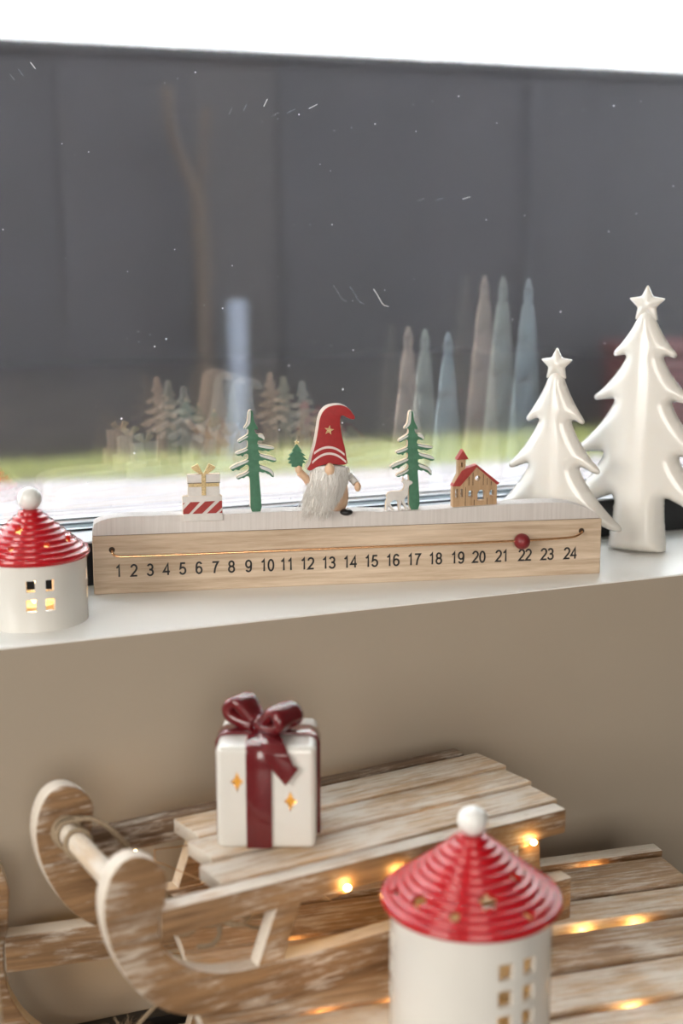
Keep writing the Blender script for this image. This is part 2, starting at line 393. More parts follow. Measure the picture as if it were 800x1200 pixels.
GLYPH = {   # stroke paths on a 0..1 high grid, advance width .6
    '1': [[(.10, .76), (.22, .84), (.31, .97), (.31, 0)]],
    '2': [arc_pts(.27, .71, .22, .26, 170, -25) + [(.36, .42), (.18, .22), (.05, .045), (.52, .045)]],
    '3': [arc_pts(.26, .73, .20, .23, 160, -80) + [(.20, .525)], [(.20, .525)] + arc_pts(.26, .28, .23, .245, 85, -165)],
    '4': [[(.40, 0), (.40, .95), (.03, .29), (.55, .29)]],
    '5': [[(.48, .95), (.14, .95), (.075, .50)] + arc_pts(.26, .32, .235, .285, 140, -160)],
    '6': [arc_pts(.28, .31, .22, .275, 180, -180), [(.06, .31), (.065, .55)] + arc_pts(.29, .66, .215, .31, 165, 30)],
    '7': [[(.04, .94), (.51, .94), (.36, .68), (.25, .36), (.20, 0)]],
    '8': [arc_pts(.28, .73, .19, .225, 0, 360), arc_pts(.28, .275, .225, .245, 0, 360)],
    '9': [arc_pts(.28, .66, .22, .30, 0, 360), [(.50, .66), (.495, .42)] + arc_pts(.27, .31, .215, .285, -15, -150)],
    '0': [arc_pts(.28, .485, .215, .465, 0, 360, 20)]}
def numeral_mesh(txt, h, wt):
    bm = bmesh.new(); adv = .60 * h; x0 = -adv * len(txt) / 2 + .02 * h
    for chx in txt:
        for path in GLYPH[chx]:
            pts = [Vector((x0 + p[0] * h, p[1] * h)) for p in path]; rows = []
            closed = (pts[0] - pts[-1]).length < 1e-7
            for i, p in enumerate(pts):
                d0 = (p - pts[i - 1]) if i else ((p - pts[-2]) if closed else pts[1] - p)
                d1 = (pts[i + 1] - p) if i < len(pts) - 1 else ((pts[1] - p) if closed else d0)
                if d0.length < 1e-9: d0 = d1
                if d1.length < 1e-9: d1 = d0
                d0 = d0.normalized(); d1 = d1.normalized(); n0 = Vector((-d0.y, d0.x)); n1 = Vector((-d1.y, d1.x)); mn = (n0 + n1)
                mn = mn.normalized() if mn.length > .2 else n0
                k = min(2.2, 1 / max(.3, mn.dot(n0))); a, b_ = p + mn * wt / 2 * k, p - mn * wt / 2 * k
                rows.append((bm.verts.new((a.x, -.00018, a.y)), bm.verts.new((b_.x, -.00018, b_.y))))
            for p, q in zip(rows, rows[1:]): bm.faces.new((p[0], p[1], q[1], q[0]))
        x0 += adv
    r = bmesh.ops.extrude_face_region(bm, geom=list(bm.faces)); bmesh.ops.translate(bm, vec=(0, .0003, 0), verts=[v for v in r['geom'] if isinstance(v, bmesh.types.BMVert)])
    return bm
for i, s in enumerate(ds):
    bm = numeral_mesh(str(i + 1), .0092, .00138)
    for v in bm.verts: v.co += Vector((s, 0, .0131))
    from_bm('numeral', bm, 'ink', cal)
for (hx, hz) in ((.0144, .0342), (.3833, .0356)):
    bm = bmesh.new(); bmesh.ops.create_circle(bm, cap_ends=True, segments=20, radius=.0023)
    bmesh.ops.transform(bm, matrix=Matrix.Translation((hx, -.0002, hz)) @ Matrix.Rotation(R(90), 4, 'X'), verts=bm.verts)
    r = bmesh.ops.extrude_face_region(bm, geom=list(bm.faces)); bmesh.ops.translate(bm, vec=(0, .0008, 0), verts=[v for v in r['geom'] if isinstance(v, bmesh.types.BMVert)])
    from_bm('drilled_hole', bm, 'hole_dark', cal)
tube('copper_wire', [(.0144, .004, .0342), (.0144, -.003, .0338), (.0152, -.0068, .0318), (.019, -.0078, .0304), (.03, -.0078, .0303), (.2, -.0078, .0306), (.33, -.0078, .0311), (.362, -.0078, .0318), (.374, -.0078, .0324), (.379, -.0068, .0338), (.3833, -.003, .0354), (.3833, .004, .0356)], .0009, 'copper', cal, 3, False, 3)
ball('bead', (.3321, -.0078, .0305), .0064, 'bead_red', cal)

# gift stack
g = slab('gift_stack', [[(.0683, .0545), (.0978, .0545), (.0978, .0731), (.0683, .0731)]], .007, 'gift_white', cal, -.0012, .0002, rear='rear_wood')
slab('upper_box', [[(.0725, .0733), (.0960, .0733), (.0960, .0838), (.0965, .0838), (.0965, .0897), (.0722, .0897), (.0722, .0838), (.0725, .0838)]], .006, 'gift_white', g, -.0008, .0002, rear='rear_wood')
gs = lambda q: (.0683 + (q[0] - 62) * .0001017, .0601 + (817 - q[1]) * .0001075)
for poly in ([(62, 788), (62, 817), (104, 817), (188, 733), (118, 733)], [(130, 817), (202, 817), (300, 730), (226, 732)], [(238, 817), (305, 817), (352, 778), (352, 730), (336, 730)], [(62, 738), (62, 752), (76, 738)], [(330, 817), (352, 817), (352, 798)]):
    slab('red_stripe', [[gs(q) for q in poly]], .0006, 'roof_red', g, -.0016)
slab('lid_edge', [[(.0720, .0833), (.0967, .0833), (.0967, .0837), (.0720, .0837)]], .0008, 'hole_dark', g, -.0010)
slab('ribbon', [[(.0826, .0740), (.0858, .0740), (.0858, .0900), (.0826, .0900)]], .0009, 'gold_glitter', g, -.0014)
slab('ribbon', [[(.0730, .0806), (.0958, .0806), (.0958, .0832), (.0730, .0832)]], .0008, 'gold_glitter', g, -.0013)
for sx in (-1, 1):
    c0 = .0843
    slab('bow_loop', [[(c0, .0898), (c0 + sx * .0012, .0915), (c0 + sx * .0042, .0975), (c0 + sx * .0088, .0952), (c0 + sx * .0082, .0938), (c0 + sx * .0035, .0905)]], .003, 'gold_glitter', g, .0008, .0002)

# fir trees
FIR = [(560,60),(570,70),(573,120),(583,150),(607,190),(598,200),(580,188),(580,215),(600,240),(640,235),(657,262),(648,283),(625,275),(605,278),(598,300),(605,312),(660,322),(725,335),(722,348),(700,350),(680,362),(660,350),(640,358),(620,350),(603,348),(612,375),(640,388),(700,400),(738,420),(735,438),(715,442),(690,432),(672,428),(655,420),(640,428),(620,425),(608,432),(612,460),(650,475),(690,490),(715,515),(720,548),(708,552),(690,530),(672,525),(655,510),(640,518),(615,505),(608,520),(615,600),(630,830),(548,830),(548,600),(545,545),(520,535),(500,555),(485,548),(465,562),(447,555),(455,540),(500,525),(540,500),(540,465),(520,450),(495,470),(475,480),(465,495),(440,485),(420,502),(412,488),(400,480),(440,455),(500,435),(535,420),(538,380),(520,370),(500,380),(495,395),(480,382),(465,388),(445,378),(450,365),(500,350),(530,335),(535,320),(535,280),(520,270),(505,278),(490,285),(475,295),(462,290),(470,275),(500,258),(530,240),(540,225),(540,195),(525,188),(510,195),(508,185),(530,160),(537,120),(540,75),(550,62)]
SNOW = [[(551,62),(556,64),(554,120),(550,158),(515,194),(508,186),(530,160),(537,120),(541,75)],
        [(535,242),(532,254),(500,272),(470,288),(462,289),(470,275),(500,258)],
        [(532,337),(530,350),(500,364),(455,378),(446,374),(450,365),(500,350)],
        [(537,420),(535,434),(500,450),(440,474),(412,486),(400,480),(440,455),(500,435)],
        [(540,502),(538,514),(500,538),(455,554),(448,553),(455,540),(500,525)],
        [(602,238),(640,235),(657,262),(650,280),(636,262),(612,254)],
        [(606,312),(660,322),(725,335),(723,344),(690,344),(650,336),(610,326)],
        [(614,377),(640,388),(700,400),(738,420),(735,432),(700,424),(650,408),(620,396)],
        [(614,462),(650,475),(690,490),(715,515),(719,546),(708,540),(690,514),(650,498),(622,486)]]
kf = .000106
def fir(x0, zb, sc, y):
    f = lambda q: (x0 + (q[0] - 588) * kf * sc, zb + (812 - q[1]) * kf * sc)
    t = slab('fir_tree', [chaikin([f(q) for q in FIR], 1)], .006, 'tree_green', cal, y, .0003, rear='rear_wood')
    for s in SNOW: slab('snow', [chaikin([f(q) for q in s], 1)], .0064, 'snow_paint', t, y - .0006)
    return t
fir(.1244, .0583, .985, .005); fir(.2483, .0568, .965, .005)

# deer
kd = .000127
DEER = [(150,463),(160,476),(168,482),(185,482),(206,490),(205,501),(184,511),(179,540),(178,562),(164,586),(152,598),(165,630),(183,670),(174,670),(155,635),(140,603),(135,600),(136,670),(126,670),(120,602),(92,597),(80,605),(66,620),(80,645),(95,670),(85,670),(65,635),(56,626),(51,670),(42,670),(45,610),(55,590),(48,572),(52,562),(62,553),(90,547),(130,549),(150,543),(160,520),(157,500),(138,485),(154,487)]
fd = lambda q: (.2253 + (q[0] - 42) * kd, .0560 + (668 - q[1]) * kd)
slab('deer', [chaikin([fd(q) for q in DEER], 1)], .004, 'gift_white', cal, .004, .0003, rear='rear_wood')

# chapel
fc = lambda q: (.2786 + (q[0] - 445) * kd * 1.01, .0578 + (640 - q[1]) * kd)
def arch(cx, cy, wd, h):
    pts = [(cx - wd / 2, cy + h / 2), (cx + wd / 2, cy + h / 2)]
    top = cy - h / 2 + wd / 2
    return [fc(q) for q in pts + [(cx + wd / 2 * math.cos(R(a)), top - wd / 2 * math.sin(R(a))) for a in range(0, 181, 20)]]
def rect(cx, cy, wd, h): return [fc(q) for q in ((cx - wd/2, cy - h/2), (cx + wd/2, cy - h/2), (cx + wd/2, cy + h/2), (cx - wd/2, cy + h/2))]
circ = lambda cx, cy, r: [fc((cx + r * math.cos(R(a)), cy + r * math.sin(R(a)))) for a in range(0, 360, 20)]
body = [fc(q) for q in ((445, 652), (722, 652), (722, 505), (592, 388), (522, 408), (522, 345), (478, 345), (478, 440), (445, 508))]
ch = slab('chapel', [body, circ(600, 467, 17), arch(558, 564, 31, 46), arch(625, 574, 50, 70), arch(691, 561, 30, 42), rect(470, 558, 19, 58), rect(502, 558, 17, 58), arch(499, 381, 15, 36)], .007, 'church_wood', cal, .004, .0001)
slab('roof', [[fc(q) for q in ((443, 510), (488, 512), (592, 394), (722, 508), (735, 500), (728, 494), (592, 383), (548, 398), (524, 406), (500, 418))]], .0076, 'roof_red', ch, .0034, .0002)
slab('spire', [[fc(q) for q in ((470, 346), (505, 290), (537, 344))]], .0078, 'roof_red', ch, .0032, .0002)
for px_, a, b_ in ((545, 455, 510), (570, 430, 510), (635, 440, 510), (660, 465, 510), (685, 488, 512), (524, 520, 640), (580, 600, 640), (662, 590, 640)):
    slab('plank_joint', [[fc(q) for q in ((px_ - 1.6, a), (px_ + 1.6, a), (px_ + 1.6, b_), (px_ - 1.6, b_))]], .0003, 'hole_dark', ch, .0038)

# gnome
kg = .0000905
gx = lambda c: .1637 + (c - 258) * kg
gz = lambda c: .0560 + (1005 - c) * kg
G = lambda q: (gx(q[0]), gz(q[1]))
prof = [(0, 0), (.0085, .0004), (.0122, .004), (.0135, .011), (.0128, .02), (.0105, .030), (.007, .038), (0, .042)]
bm = lathe_bm(chaikin(prof, 2, False), 32, None, .72)
for v in bm.verts: v.co += Vector((gx(475), .0088, gz(1003)))
gn = from_bm('gnome', bm, 'nose_wood', cal, smooth=True); gn['label'] = 'gnome with red pointed hat and long white beard'
HAT = [(256,614),(272,592),(290,560),(302,500),(335,390),(355,270),(365,200),(385,140),(430,95),(500,80),(560,85),(610,115),(640,160),(657,186),(640,193),(600,177),(565,156),(540,156),(526,180),(525,240),(545,360),(570,450),(582,540),(592,574),(530,576),(470,564),(400,568),(330,588),(285,618)]
slab('hat', [chaikin([G(q) for q in HAT], 2)], .013, 'hat_red', gn, -.0005, .0008, 60, rear='pale_wood')
def arc_band(a, m_, b_, t):
    up = []; dn = []
    for i in range(17):
        u = i / 16; x = (1-u)**2 * a[0] + 2*u*(1-u) * m_[0] + u*u * b_[0]; z = (1-u)**2 * a[1] + 2*u*(1-u) * m_[1] + u*u * b_[1]
        up.append(G((x, z - t))); dn.append(G((x, z + t)))
    return up + dn[::-1]
slab('hat_stripe', [arc_band((310, 478), (440, 372), (570, 496), 10)], .0006, 'pink_white', gn, -.0009)
slab('hat_stripe', [arc_band((294, 556), (440, 408), (583, 560), 10)], .0006, 'pink_white', gn, -.0009)
slab('hat_star', [[(gx(438) + p[0], gz(284) + p[1]) for p in star_pts(42 * kg, .42, 5, 80)]], .0008, 'gold_glitter', gn, -.0012)
ball('nose', (gx(430), -.0085, gz(606)), .0042, 'nose_wood', gn, (.95, .9, 1.25))
# arm with a little tree
tube('arm', [(gx(275), .006, gz(745)), (gx(245), .002, gz(690)), (gx(190), .001, gz(640))], .0030, 'nose_wood', gn)
ball('hand', (gx(180), .001, gz(608)), .0032, 'nose_wood', gn, (.9, .9, 1.2))
MINI = [(165,396),(206,456),(184,454),(236,494),(206,492),(246,530),(214,528),(238,558),(212,556),(208,586),(180,586),(160,590),(122,584),(124,558),(96,556),(120,528),(92,524),(124,494),(102,492),(144,454),(128,452)]
slab('held_fir', [[G(q) for q in MINI]], .004, 'tree_green', gn, -.001, .00015)
slab('held_star', [[(gx(165) + p[0], gz(385) + p[1]) for p in star_pts(22 * kg, .45)]], .002, 'gold_glitter', gn, 0)
tube('arm', [(gx(620), .007, gz(690)), (gx(655), .004, gz(725)), (gx(672), .002, gz(750))], .0030, 'gift_white', gn)
ball('hand', (gx(686), .001, gz(778)), .0030, 'nose_wood', gn, (.85, .8, 1.25))
for bx_, by_ in ((585, -.001), (395, .003)):
    ball('boot', (gx(bx_), by_, gz(990)), .0043, 'boot_black', gn, (1.15, 1.0, .62))
# beard: a soft white volume under hundreds of fine locks
bm = bmesh.new(); N = 28
def beard_pt(a, t, off=0):
    """a across the brim 0..1, t from root 0 to tip 1; gives x, y, z on the beard's swollen front"""
    rx = 292 + a * 312; tx = 195 + a * 410 if a < .55 else 420 + (a - .55) * 400
    ry = 606 - 22 * math.sin(a * math.pi); ty = 1000 - max(0, a - .5) ** 1.2 * 560
    x = rx + (tx - rx) * t ** 1.25; z = ry + (ty - ry) * t
    front_ = -.0035 - .0065 * math.sin(math.pi * min(1, max(0, a))) * (.55 + .9 * math.sin(math.pi * (t * .75 + .12)) * .6) + .006 * (abs(a - .5) * 2) ** 2
    return (gx(x), front_ + off, gz(z))
grid = [[bm.verts.new(beard_pt(i / N, j / 14 * .93, .0012)) for j in range(15)] for i in range(N + 1)]
back = [[bm.verts.new((v.co.x, max(v.co.y + .004, .006), v.co.z)) for v in row] for row in grid]
for i in range(N):
    for j in range(14):
        bm.faces.new((grid[i][j], grid[i + 1][j], grid[i + 1][j + 1], grid[i][j + 1])); bm.faces.new((back[i][j], back[i][j + 1], back[i + 1][j + 1], back[i + 1][j]))
    bm.faces.new((grid[i][0], back[i][0], back[i + 1][0], grid[i + 1][0])); bm.faces.new((grid[i][14], grid[i + 1][14], back[i + 1][14], back[i][14]))
for row, rb in ((grid[0], back[0]), (grid[N], back[N])):
    for j in range(14): bm.faces.new((row[j], row[j + 1], rb[j + 1], rb[j]))
beard = from_bm('beard', bm, 'beard_white', gn, smooth=True); beard['label'] = 'long white furry beard'
bm = bmesh.new()
for i in range(230):        # locks
    a = random.uniform(0, 1); t0 = random.uniform(0, .72); ln = random.uniform(.25, .42); pr = None; da = random.gauss(0, .09); off0 = random.uniform(-.0014, .0002); wdt = random.uniform(.0005, .0011)
    for s in range(8):
        u = s / 7; p = Vector(beard_pt(min(1.02, max(-.03, a + da * u * u)), min(1.10, t0 + ln * u), off0)); ww = wdt * math.sin(math.pi * (.12 + .88 * u)) ** .7
        cur = [bm.verts.new(p + Vector((-ww, .0006, 0))), bm.verts.new(p + Vector((0, -.0011 * math.sin(math.pi * min(1, u + .1)), 0))), bm.verts.new(p + Vector((ww, .0006, 0)))]
        if pr:
            for k in (0, 1): bm.faces.new((pr[k], pr[k + 1], cur[k + 1], cur[k])).material_index = i % 3 == 0
        pr = cur
for i in range(1700):
    fly = random.random() < .16
    a = random.uniform(-.02, 1.02); t0 = random.uniform(0, .6); ln = random.uniform(.35, .62); wig = random.gauss(0, 1); off0 = random.uniform(-.0022, .0008)
    wdt = random.uniform(.00014, .00030); pr = None; da = random.gauss(0, .20 if fly else .08); lift = random.uniform(.001, .004) * (1.6 if fly else .6)
    for s in range(8):
        u = s / 7; t = t0 + ln * u
        p = Vector(beard_pt(min(1.12, max(-.22, a + da * u * u + .018 * wig * math.sin(u * 4.5))), min(t, 1.14), off0 - lift * u * u))
        if p.z < .0572: p.y = min(p.y, -.0012)
        wv = Vector((wdt * (1 - u * .85), 0, 0)); cur = (bm.verts.new(p - wv), bm.verts.new(p + wv + Vector((0, .0001, 0))))
        if pr: bm.faces.new((pr[0], pr[1], cur[1], cur[0])).material_index = i % 4 == 0
        pr = cur
me = bpy.data.meshes.new('beard_hair'); bm.to_mesh(me); bm.free()
o = mesh_obj('beard_hair', me, ['beard_white', 'beard_shade'], gn); o['kind'] = 'stuff'

# ------------------------------------------------------------------ ceramic trees
def ceramic_tree(name, label, loc, yaw, H_, tiers, trunk, base, star_r, star_z, thick):
    """tiers: (tip half width, tip z, notch half width, notch z) from the top; outline inflated to a rounded hollow-cast body"""
    root = empty(name, loc, yaw); tag(root, label, 'tree ornament', 'white ceramic trees on the window sill')
    half = [(.0045, star_z - .004)]
    px_, pz = .0045, star_z - .004
    for (tw, tz, nw, nz) in tiers:
        dx, dz = tw - px_, tz - pz
        half += [(px_ + dx * .2, pz + dz * .28), (px_ + dx * .46, pz + dz * .55), (px_ + dx * .78, pz + dz * .81),
                 (tw - .0012, tz + .0035), (tw, tz + .0008), (tw - .0016, tz - .0016), (tw - (tw - nw) * .3, tz - .0010), (nw + .0015, nz)]
        px_, pz = nw, nz - .002
        half += [(px_, pz)]
    half += [(trunk, half[-1][1] - .004), (trunk + (base - trunk) * .35, half[-1][1] * .5), (base, .004), (base - .002, 0)]
    loop = half + [(-x, z) for x, z in half[::-1]]
    loop = chaikin(loop, 2)
    # resample evenly
    per = [0]
    for i in range(len(loop)): per.append(per[-1] + math.dist(loop[i], loop[(i + 1) % len(loop)]))
    step = .0017; n = int(per[-1] / step); res = []; j = 0
    for i in range(n):
        d = per[-1] * i / n
        while per[j + 1] < d: j += 1
        t = (d - per[j]) / max(1e-9, per[j + 1] - per[j]); p, q = loop[j], loop[(j + 1) % len(loop)]
        res.append((p[0] + (q[0] - p[0]) * t, p[1] + (q[1] - p[1]) * t))
    nb = len(res)
    def inside(x, y):
        c = False
        for i in range(nb):
            (x1, y1), (x2, y2) = res[i], res[i - 1]
            if (y1 > y) != (y2 > y) and x < (x2 - x1) * (y - y1) / (y2 - y1) + x1: c = not c
        return c
    def dist(x, y): return min((x - a) ** 2 + (y - b_) ** 2 for a, b_ in res) ** .5
    pts = list(res); dd = [0.] * nb; g_ = .0022
    top = max(z for _, z in res); mw = max(x for x, _ in res)
    for iz in range(int(top / g_) + 2):
        for ix in range(-int(mw / g_) - 1, int(mw / g_) + 2):
            x, z = (ix + .5 * (iz % 2)) * g_, iz * g_
            if inside(x, z):
                d = dist(x, z)
                if d > .0009: pts.append((x, z)); dd.append(d)
    vo, eo, fo, ov, oe, of = delaunay_2d_cdt([Vector(p) for p in pts], [(i, (i + 1) % nb) for i in range(nb)], [], 1, 1e-7)
    dmap = [dd[o[0]] if o else 0 for o in ov]
    bm = bmesh.new(); fv, bv = [], []
    for v, d in zip(vo, dmap):
        x, z = v.x, v.y
        core = trunk * (.5 + .75 * (1 - z / top))
        e = min(1, d / .0115); edge_ = math.sqrt(max(0, 1 - (1 - e) ** 2))
        # the body swells toward the axis and each tier flares out over the one below it
        bulge = math.exp(-(x / (core * 1.35)) ** 2)
        up = top; tier = 0
        for (tw, tz, nw, nz) in tiers:
            if tz <= z <= up: tier = ((up - z) / (up - tz)) ** 1.6
            up = tz
        t = edge_ * (thick * .46 + thick * .48 * bulge * (1.10 - .60 * z / top))
        t *= 1.0 - .62 * z / top
        if z < .004: t *= .97
        if d == 0: a = bm.verts.new((x, 0, z)); fv.append(a); bv.append(a)
        else: fv.append(bm.verts.new((x, -t, z))); bv.append(bm.verts.new((x, t, z)))
    for f in fo:
        try: bm.faces.new([fv[i] for i in f]); bm.faces.new([bv[i] for i in f][::-1])
        except ValueError: pass
    bmesh.ops.smooth_vert(bm, verts=[v for v in bm.verts if v.co.z > .004], factor=.5, use_axis_x=False, use_axis_y=True, use_axis_z=False)
    bmesh.ops.smooth_vert(bm, verts=[v for v in bm.verts if v.co.z > .004], factor=.5, use_axis_x=False, use_axis_y=True, use_axis_z=False)
    body = from_bm('body', bm, 'ceramic_white', root, smooth=True)
    # star: five-pointed, ridged toward its middle on both faces
    bm = bmesh.new(); sp_ = star_pts(star_r, .5); rim = [bm.verts.new((x, 0, z + star_z)) for x, z in sp_]
    for sgn in (-1, 1):
        c = bm.verts.new((0, sgn * .0058, star_z)); rr = [bm.verts.new((x * .9, sgn * .0022, z * .9 + star_z)) for x, z in sp_]
        for i in range(10):
            j = (i + 1) % 10; bm.faces.new((rim[i], rim[j], rr[j], rr[i])); bm.faces.new((rr[i], rr[j], c))
    st = from_bm('star', bm, 'ceramic_white', root, angle=24)
    md = st.modifiers.new('round', 'BEVEL'); md.width = .0012; md.segments = 3; md.limit_method = 'ANGLE'; md.angle_limit = R(15)
    return root
ceramic_tree('ceramic_tree', 'shorter white ceramic fir tree with a star, behind the calendar end', (.605, 1.007, 0), R(-50), .173,
             [(.0255, .1160, .0135, .1185), (.0400, .0760, .0215, .0800), (.0600, .0300, .0200, .0420)], .0185, .021, .0150, .1625, .021)
ceramic_tree('ceramic_tree', 'taller white ceramic fir tree with a star and thick trunk', (.690, 1.007, 0), R(-50), .2226,
             [(.0275, .1670, .0155, .1675), (.0430, .1290, .0240, .1300), (.0580, .0830, .0320, .0840), (.0670, .0350, .0215, .0480)], .0215, .0255, .0170, .2095, .024)

# ------------------------------------------------------------------ little houses
def house(name, label, loc, face, r, h, t, wins, roof_r, roof_z, apex_z, ball_r, holes, nring, power, lz):
    root = empty(name, loc, face); tag(root, label, 'lantern', 'ceramic lantern houses with red roofs')
    # wall with real window openings; angle 0 looks along local -Y
    brk = {0., 360.}; zb = {0., h}
    for (a, wa, z, wz) in wins:
        brk |= {(a - wa / 2) % 360, (a + wa / 2) % 360}; zb |= {z - wz / 2, z + wz / 2}
    brk = sorted(brk); full = []
    for a, b_ in zip(brk, brk[1:]):
        n = max(1, int((b_ - a) / 5 + .5)); full += [a + (b_ - a) * i / n for i in range(n)]
    zs = sorted(zb); bm = bmesh.new(); n = len(full)
    P = lambda a, z, rr: (rr * math.sin(R(a)), -rr * math.cos(R(a)), z)
    out = [[bm.verts.new(P(a, z, r)) for z in zs] for a in full]; inn = [[bm.verts.new(P(a, z, r - t)) for z in zs] for a in full]
    def is_hole(i, j):
        a = full[i]; b_ = full[(i + 1) % n] + (360 if i == n - 1 else 0); ac = ((a + b_) / 2) % 360; zc = (zs[j] + zs[j + 1]) / 2
        return any(abs((ac - A + 180) % 360 - 180) < wa / 2 and abs(zc - z) < wz / 2 for (A, wa, z, wz) in wins)
    solid = {(i, j): not is_hole(i, j) for i in range(n) for j in range(len(zs) - 1)}
    for (i, j), s in solid.items():
        i2 = (i + 1) % n
        if s:
            bm.faces.new((out[i][j], out[i2][j], out[i2][j + 1], out[i][j + 1])); bm.faces.new((inn[i][j], inn[i][j + 1], inn[i2][j + 1], inn[i2][j]))
            if j == 0: bm.faces.new((out[i][0], inn[i][0], inn[i2][0], out[i2][0]))
            if j == len(zs) - 2: bm.faces.new((out[i][j + 1], out[i2][j + 1], inn[i2][j + 1], inn[i][j + 1]))
        else:
            if solid[((i - 1) % n, j)]: bm.faces.new((out[i][j], out[i][j + 1], inn[i][j + 1], inn[i][j]))
            if solid[((i + 1) % n, j)]: bm.faces.new((out[i2][j], inn[i2][j], inn[i2][j + 1], out[i2][j + 1]))
            if solid[(i, j - 1)]: bm.faces.new((out[i][j], inn[i][j], inn[i2][j], out[i2][j]))
            if solid[(i, j + 1)]: bm.faces.new((out[i][j + 1], out[i2][j + 1], inn[i2][j + 1], inn[i][j + 1]))
    from_bm('wall', bm, 'ceramic_house', root, angle=35)
    from_bm('base', lathe_bm([(0, .0004), (r - t, .0004), (r - t, .004), (0, .004)], 32), 'interior_clay', root)
    # ridged cone roof
    slope = (apex_z - roof_z); prof = []
    ns_ = nring * 8
    for i in range(ns_ + 1):
        u = i / ns_; rr = roof_r + (ball_r * .62 - roof_r) * u; zz = roof_z + slope * u ** 1.06
        w_ = .5 + .5 * math.cos(2 * math.pi * (u * nring + .5)); amp = roof_r * .030
        prof.append((rr + amp * w_ * .75, zz + amp * w_ * .8))
    inner = [(ball_r * .35, apex_z - .0028), (roof_r - .0042, roof_z + .0004)]
    loop = [(0, apex_z + .001)] + prof[::-1] + [(roof_r - .001, roof_z - .0022), (roof_r - .0042, roof_z - .0018)] + inner[::-1] + [(0, apex_z - .004)]
    ro = from_bm('roof', lathe_bm(loop, 96), 'ceramic_red', root, angle=50)
    cb = bmesh.new()
    th = math.atan2(slope, roof_r)
    for (phi, u, rad, st) in holes:      # u: 0 at the apex, 1 at the eave
        rr = roof_r * u; zz = apex_z - slope * u
        nrm = Vector((math.sin(R(phi)) * math.sin(th), -math.cos(R(phi)) * math.sin(th), math.cos(th)))
        pos = Vector((math.sin(R(phi)) * rr, -math.cos(R(phi)) * rr, zz))
        q = Vector((0, 0, 1)); yv = (q - nrm * q.dot(nrm)).normalized(); xv = yv.cross(nrm)
        M = Matrix((( xv.x, yv.x, nrm.x, pos.x), (xv.y, yv.y, nrm.y, pos.y), (xv.z, yv.z, nrm.z, pos.z), (0, 0, 0, 1)))
        prism_bm(cb, chaikin(star_pts(rad, .5), 1) if st else [(rad * math.cos(R(a)), rad * math.sin(R(a))) for a in range(0, 360, 30)], M, .012)
    ro.data.materials.append(MATS['interior_clay'])
    for p in ro.data.polygons:
        c = p.center; rad_ = Vector((c.x, c.y, 0))
        if p.normal.dot(rad_) < -1e-6 and p.normal.z < -.05 and rad_.length < roof_r - .004: p.material_index = 1
    boolean(ro, cb); ro.data.polygons.foreach_set('use_smooth', [True] * len(ro.data.polygons)); ro.data.set_sharp_from_angle(angle=R(50))
    ball('knob', (0, 0, apex_z + ball_r * .9), ball_r, 'ceramic_ball', root)
    ca = from_bm('tealight', lathe_bm([(0, .0042), (r * .42, .0042), (r * .42, .012), (r * .38, .012), (r * .36, .010), (0, .010)], 24), 'gift_white', root, angle=40)
    ball('flame', (0, 0, .0145), .0022, 'flame_glow', root, (1, 1, 1.7), 2)
    point_light('tealight_glow', (0, 0, lz), power, (1, .55, .18), .004, root)
    return root
def facing(x, y): return math.atan2(y, x) - math.pi / 2      # turns local -Y toward the viewer side of the room
hb = (.1705, .985)
bw = []
for (a, wa) in ((-3, 9), (17, 9)): bw += [(a, 9.0, .0325, .0078), (a, 10.2, .0190, .0084)]
bw += [(a, 11.0, z, .0092) for a in (183, 163) for z in (.0165, .0325)] + [(a + o_, 9.0, z, .008) for o_ in (90, -90) for a in (-10, 10) for z in (.0190, .0325)]
house('house_lantern', 'short round lantern house with four lit windows beside the calendar', (*hb, 0), facing(*hb), .0378, .049, .0032, bw,
      .0405, .0485, .0790, .0084, [(-27, .42, .0046, 1), (63, .68, .0048, 1), (21, .70, .0022, 0), (-27, .74, .0022, 0), (150, .6, .0046, 1), (-120, .6, .0046, 1), (-75, .68, .0046, 1)], 9, .045, .030)
hf = (.350, .658); ZL = -.184
fw = []
for o_ in (0, 120, 240):
    for a in (25.5, 45):
        for z in (-.1195, -.1350, -.1500): fw.append((a + o_, 11.5, z - ZL, .0098))
house('house_lantern', 'tall round lantern house with rows of small windows in front of the sleds', (*hf, ZL), facing(*hf), .0456, .084, .0036, fw,
      .0512, -.0965 - ZL, -.0590 - ZL, .0087, [(15.6, .66, .0068, 1), (-46.5, .76, .0062, 1), (-11.8, .80, .0030, 0), (45, .86, .0030, 0), (60, .52, .0030, 0), (-76, .84, .0030, 0), (130, .66, .006, 1), (-140, .66, .006, 1), (180, .8, .003, 0)], 11, .012, .05)

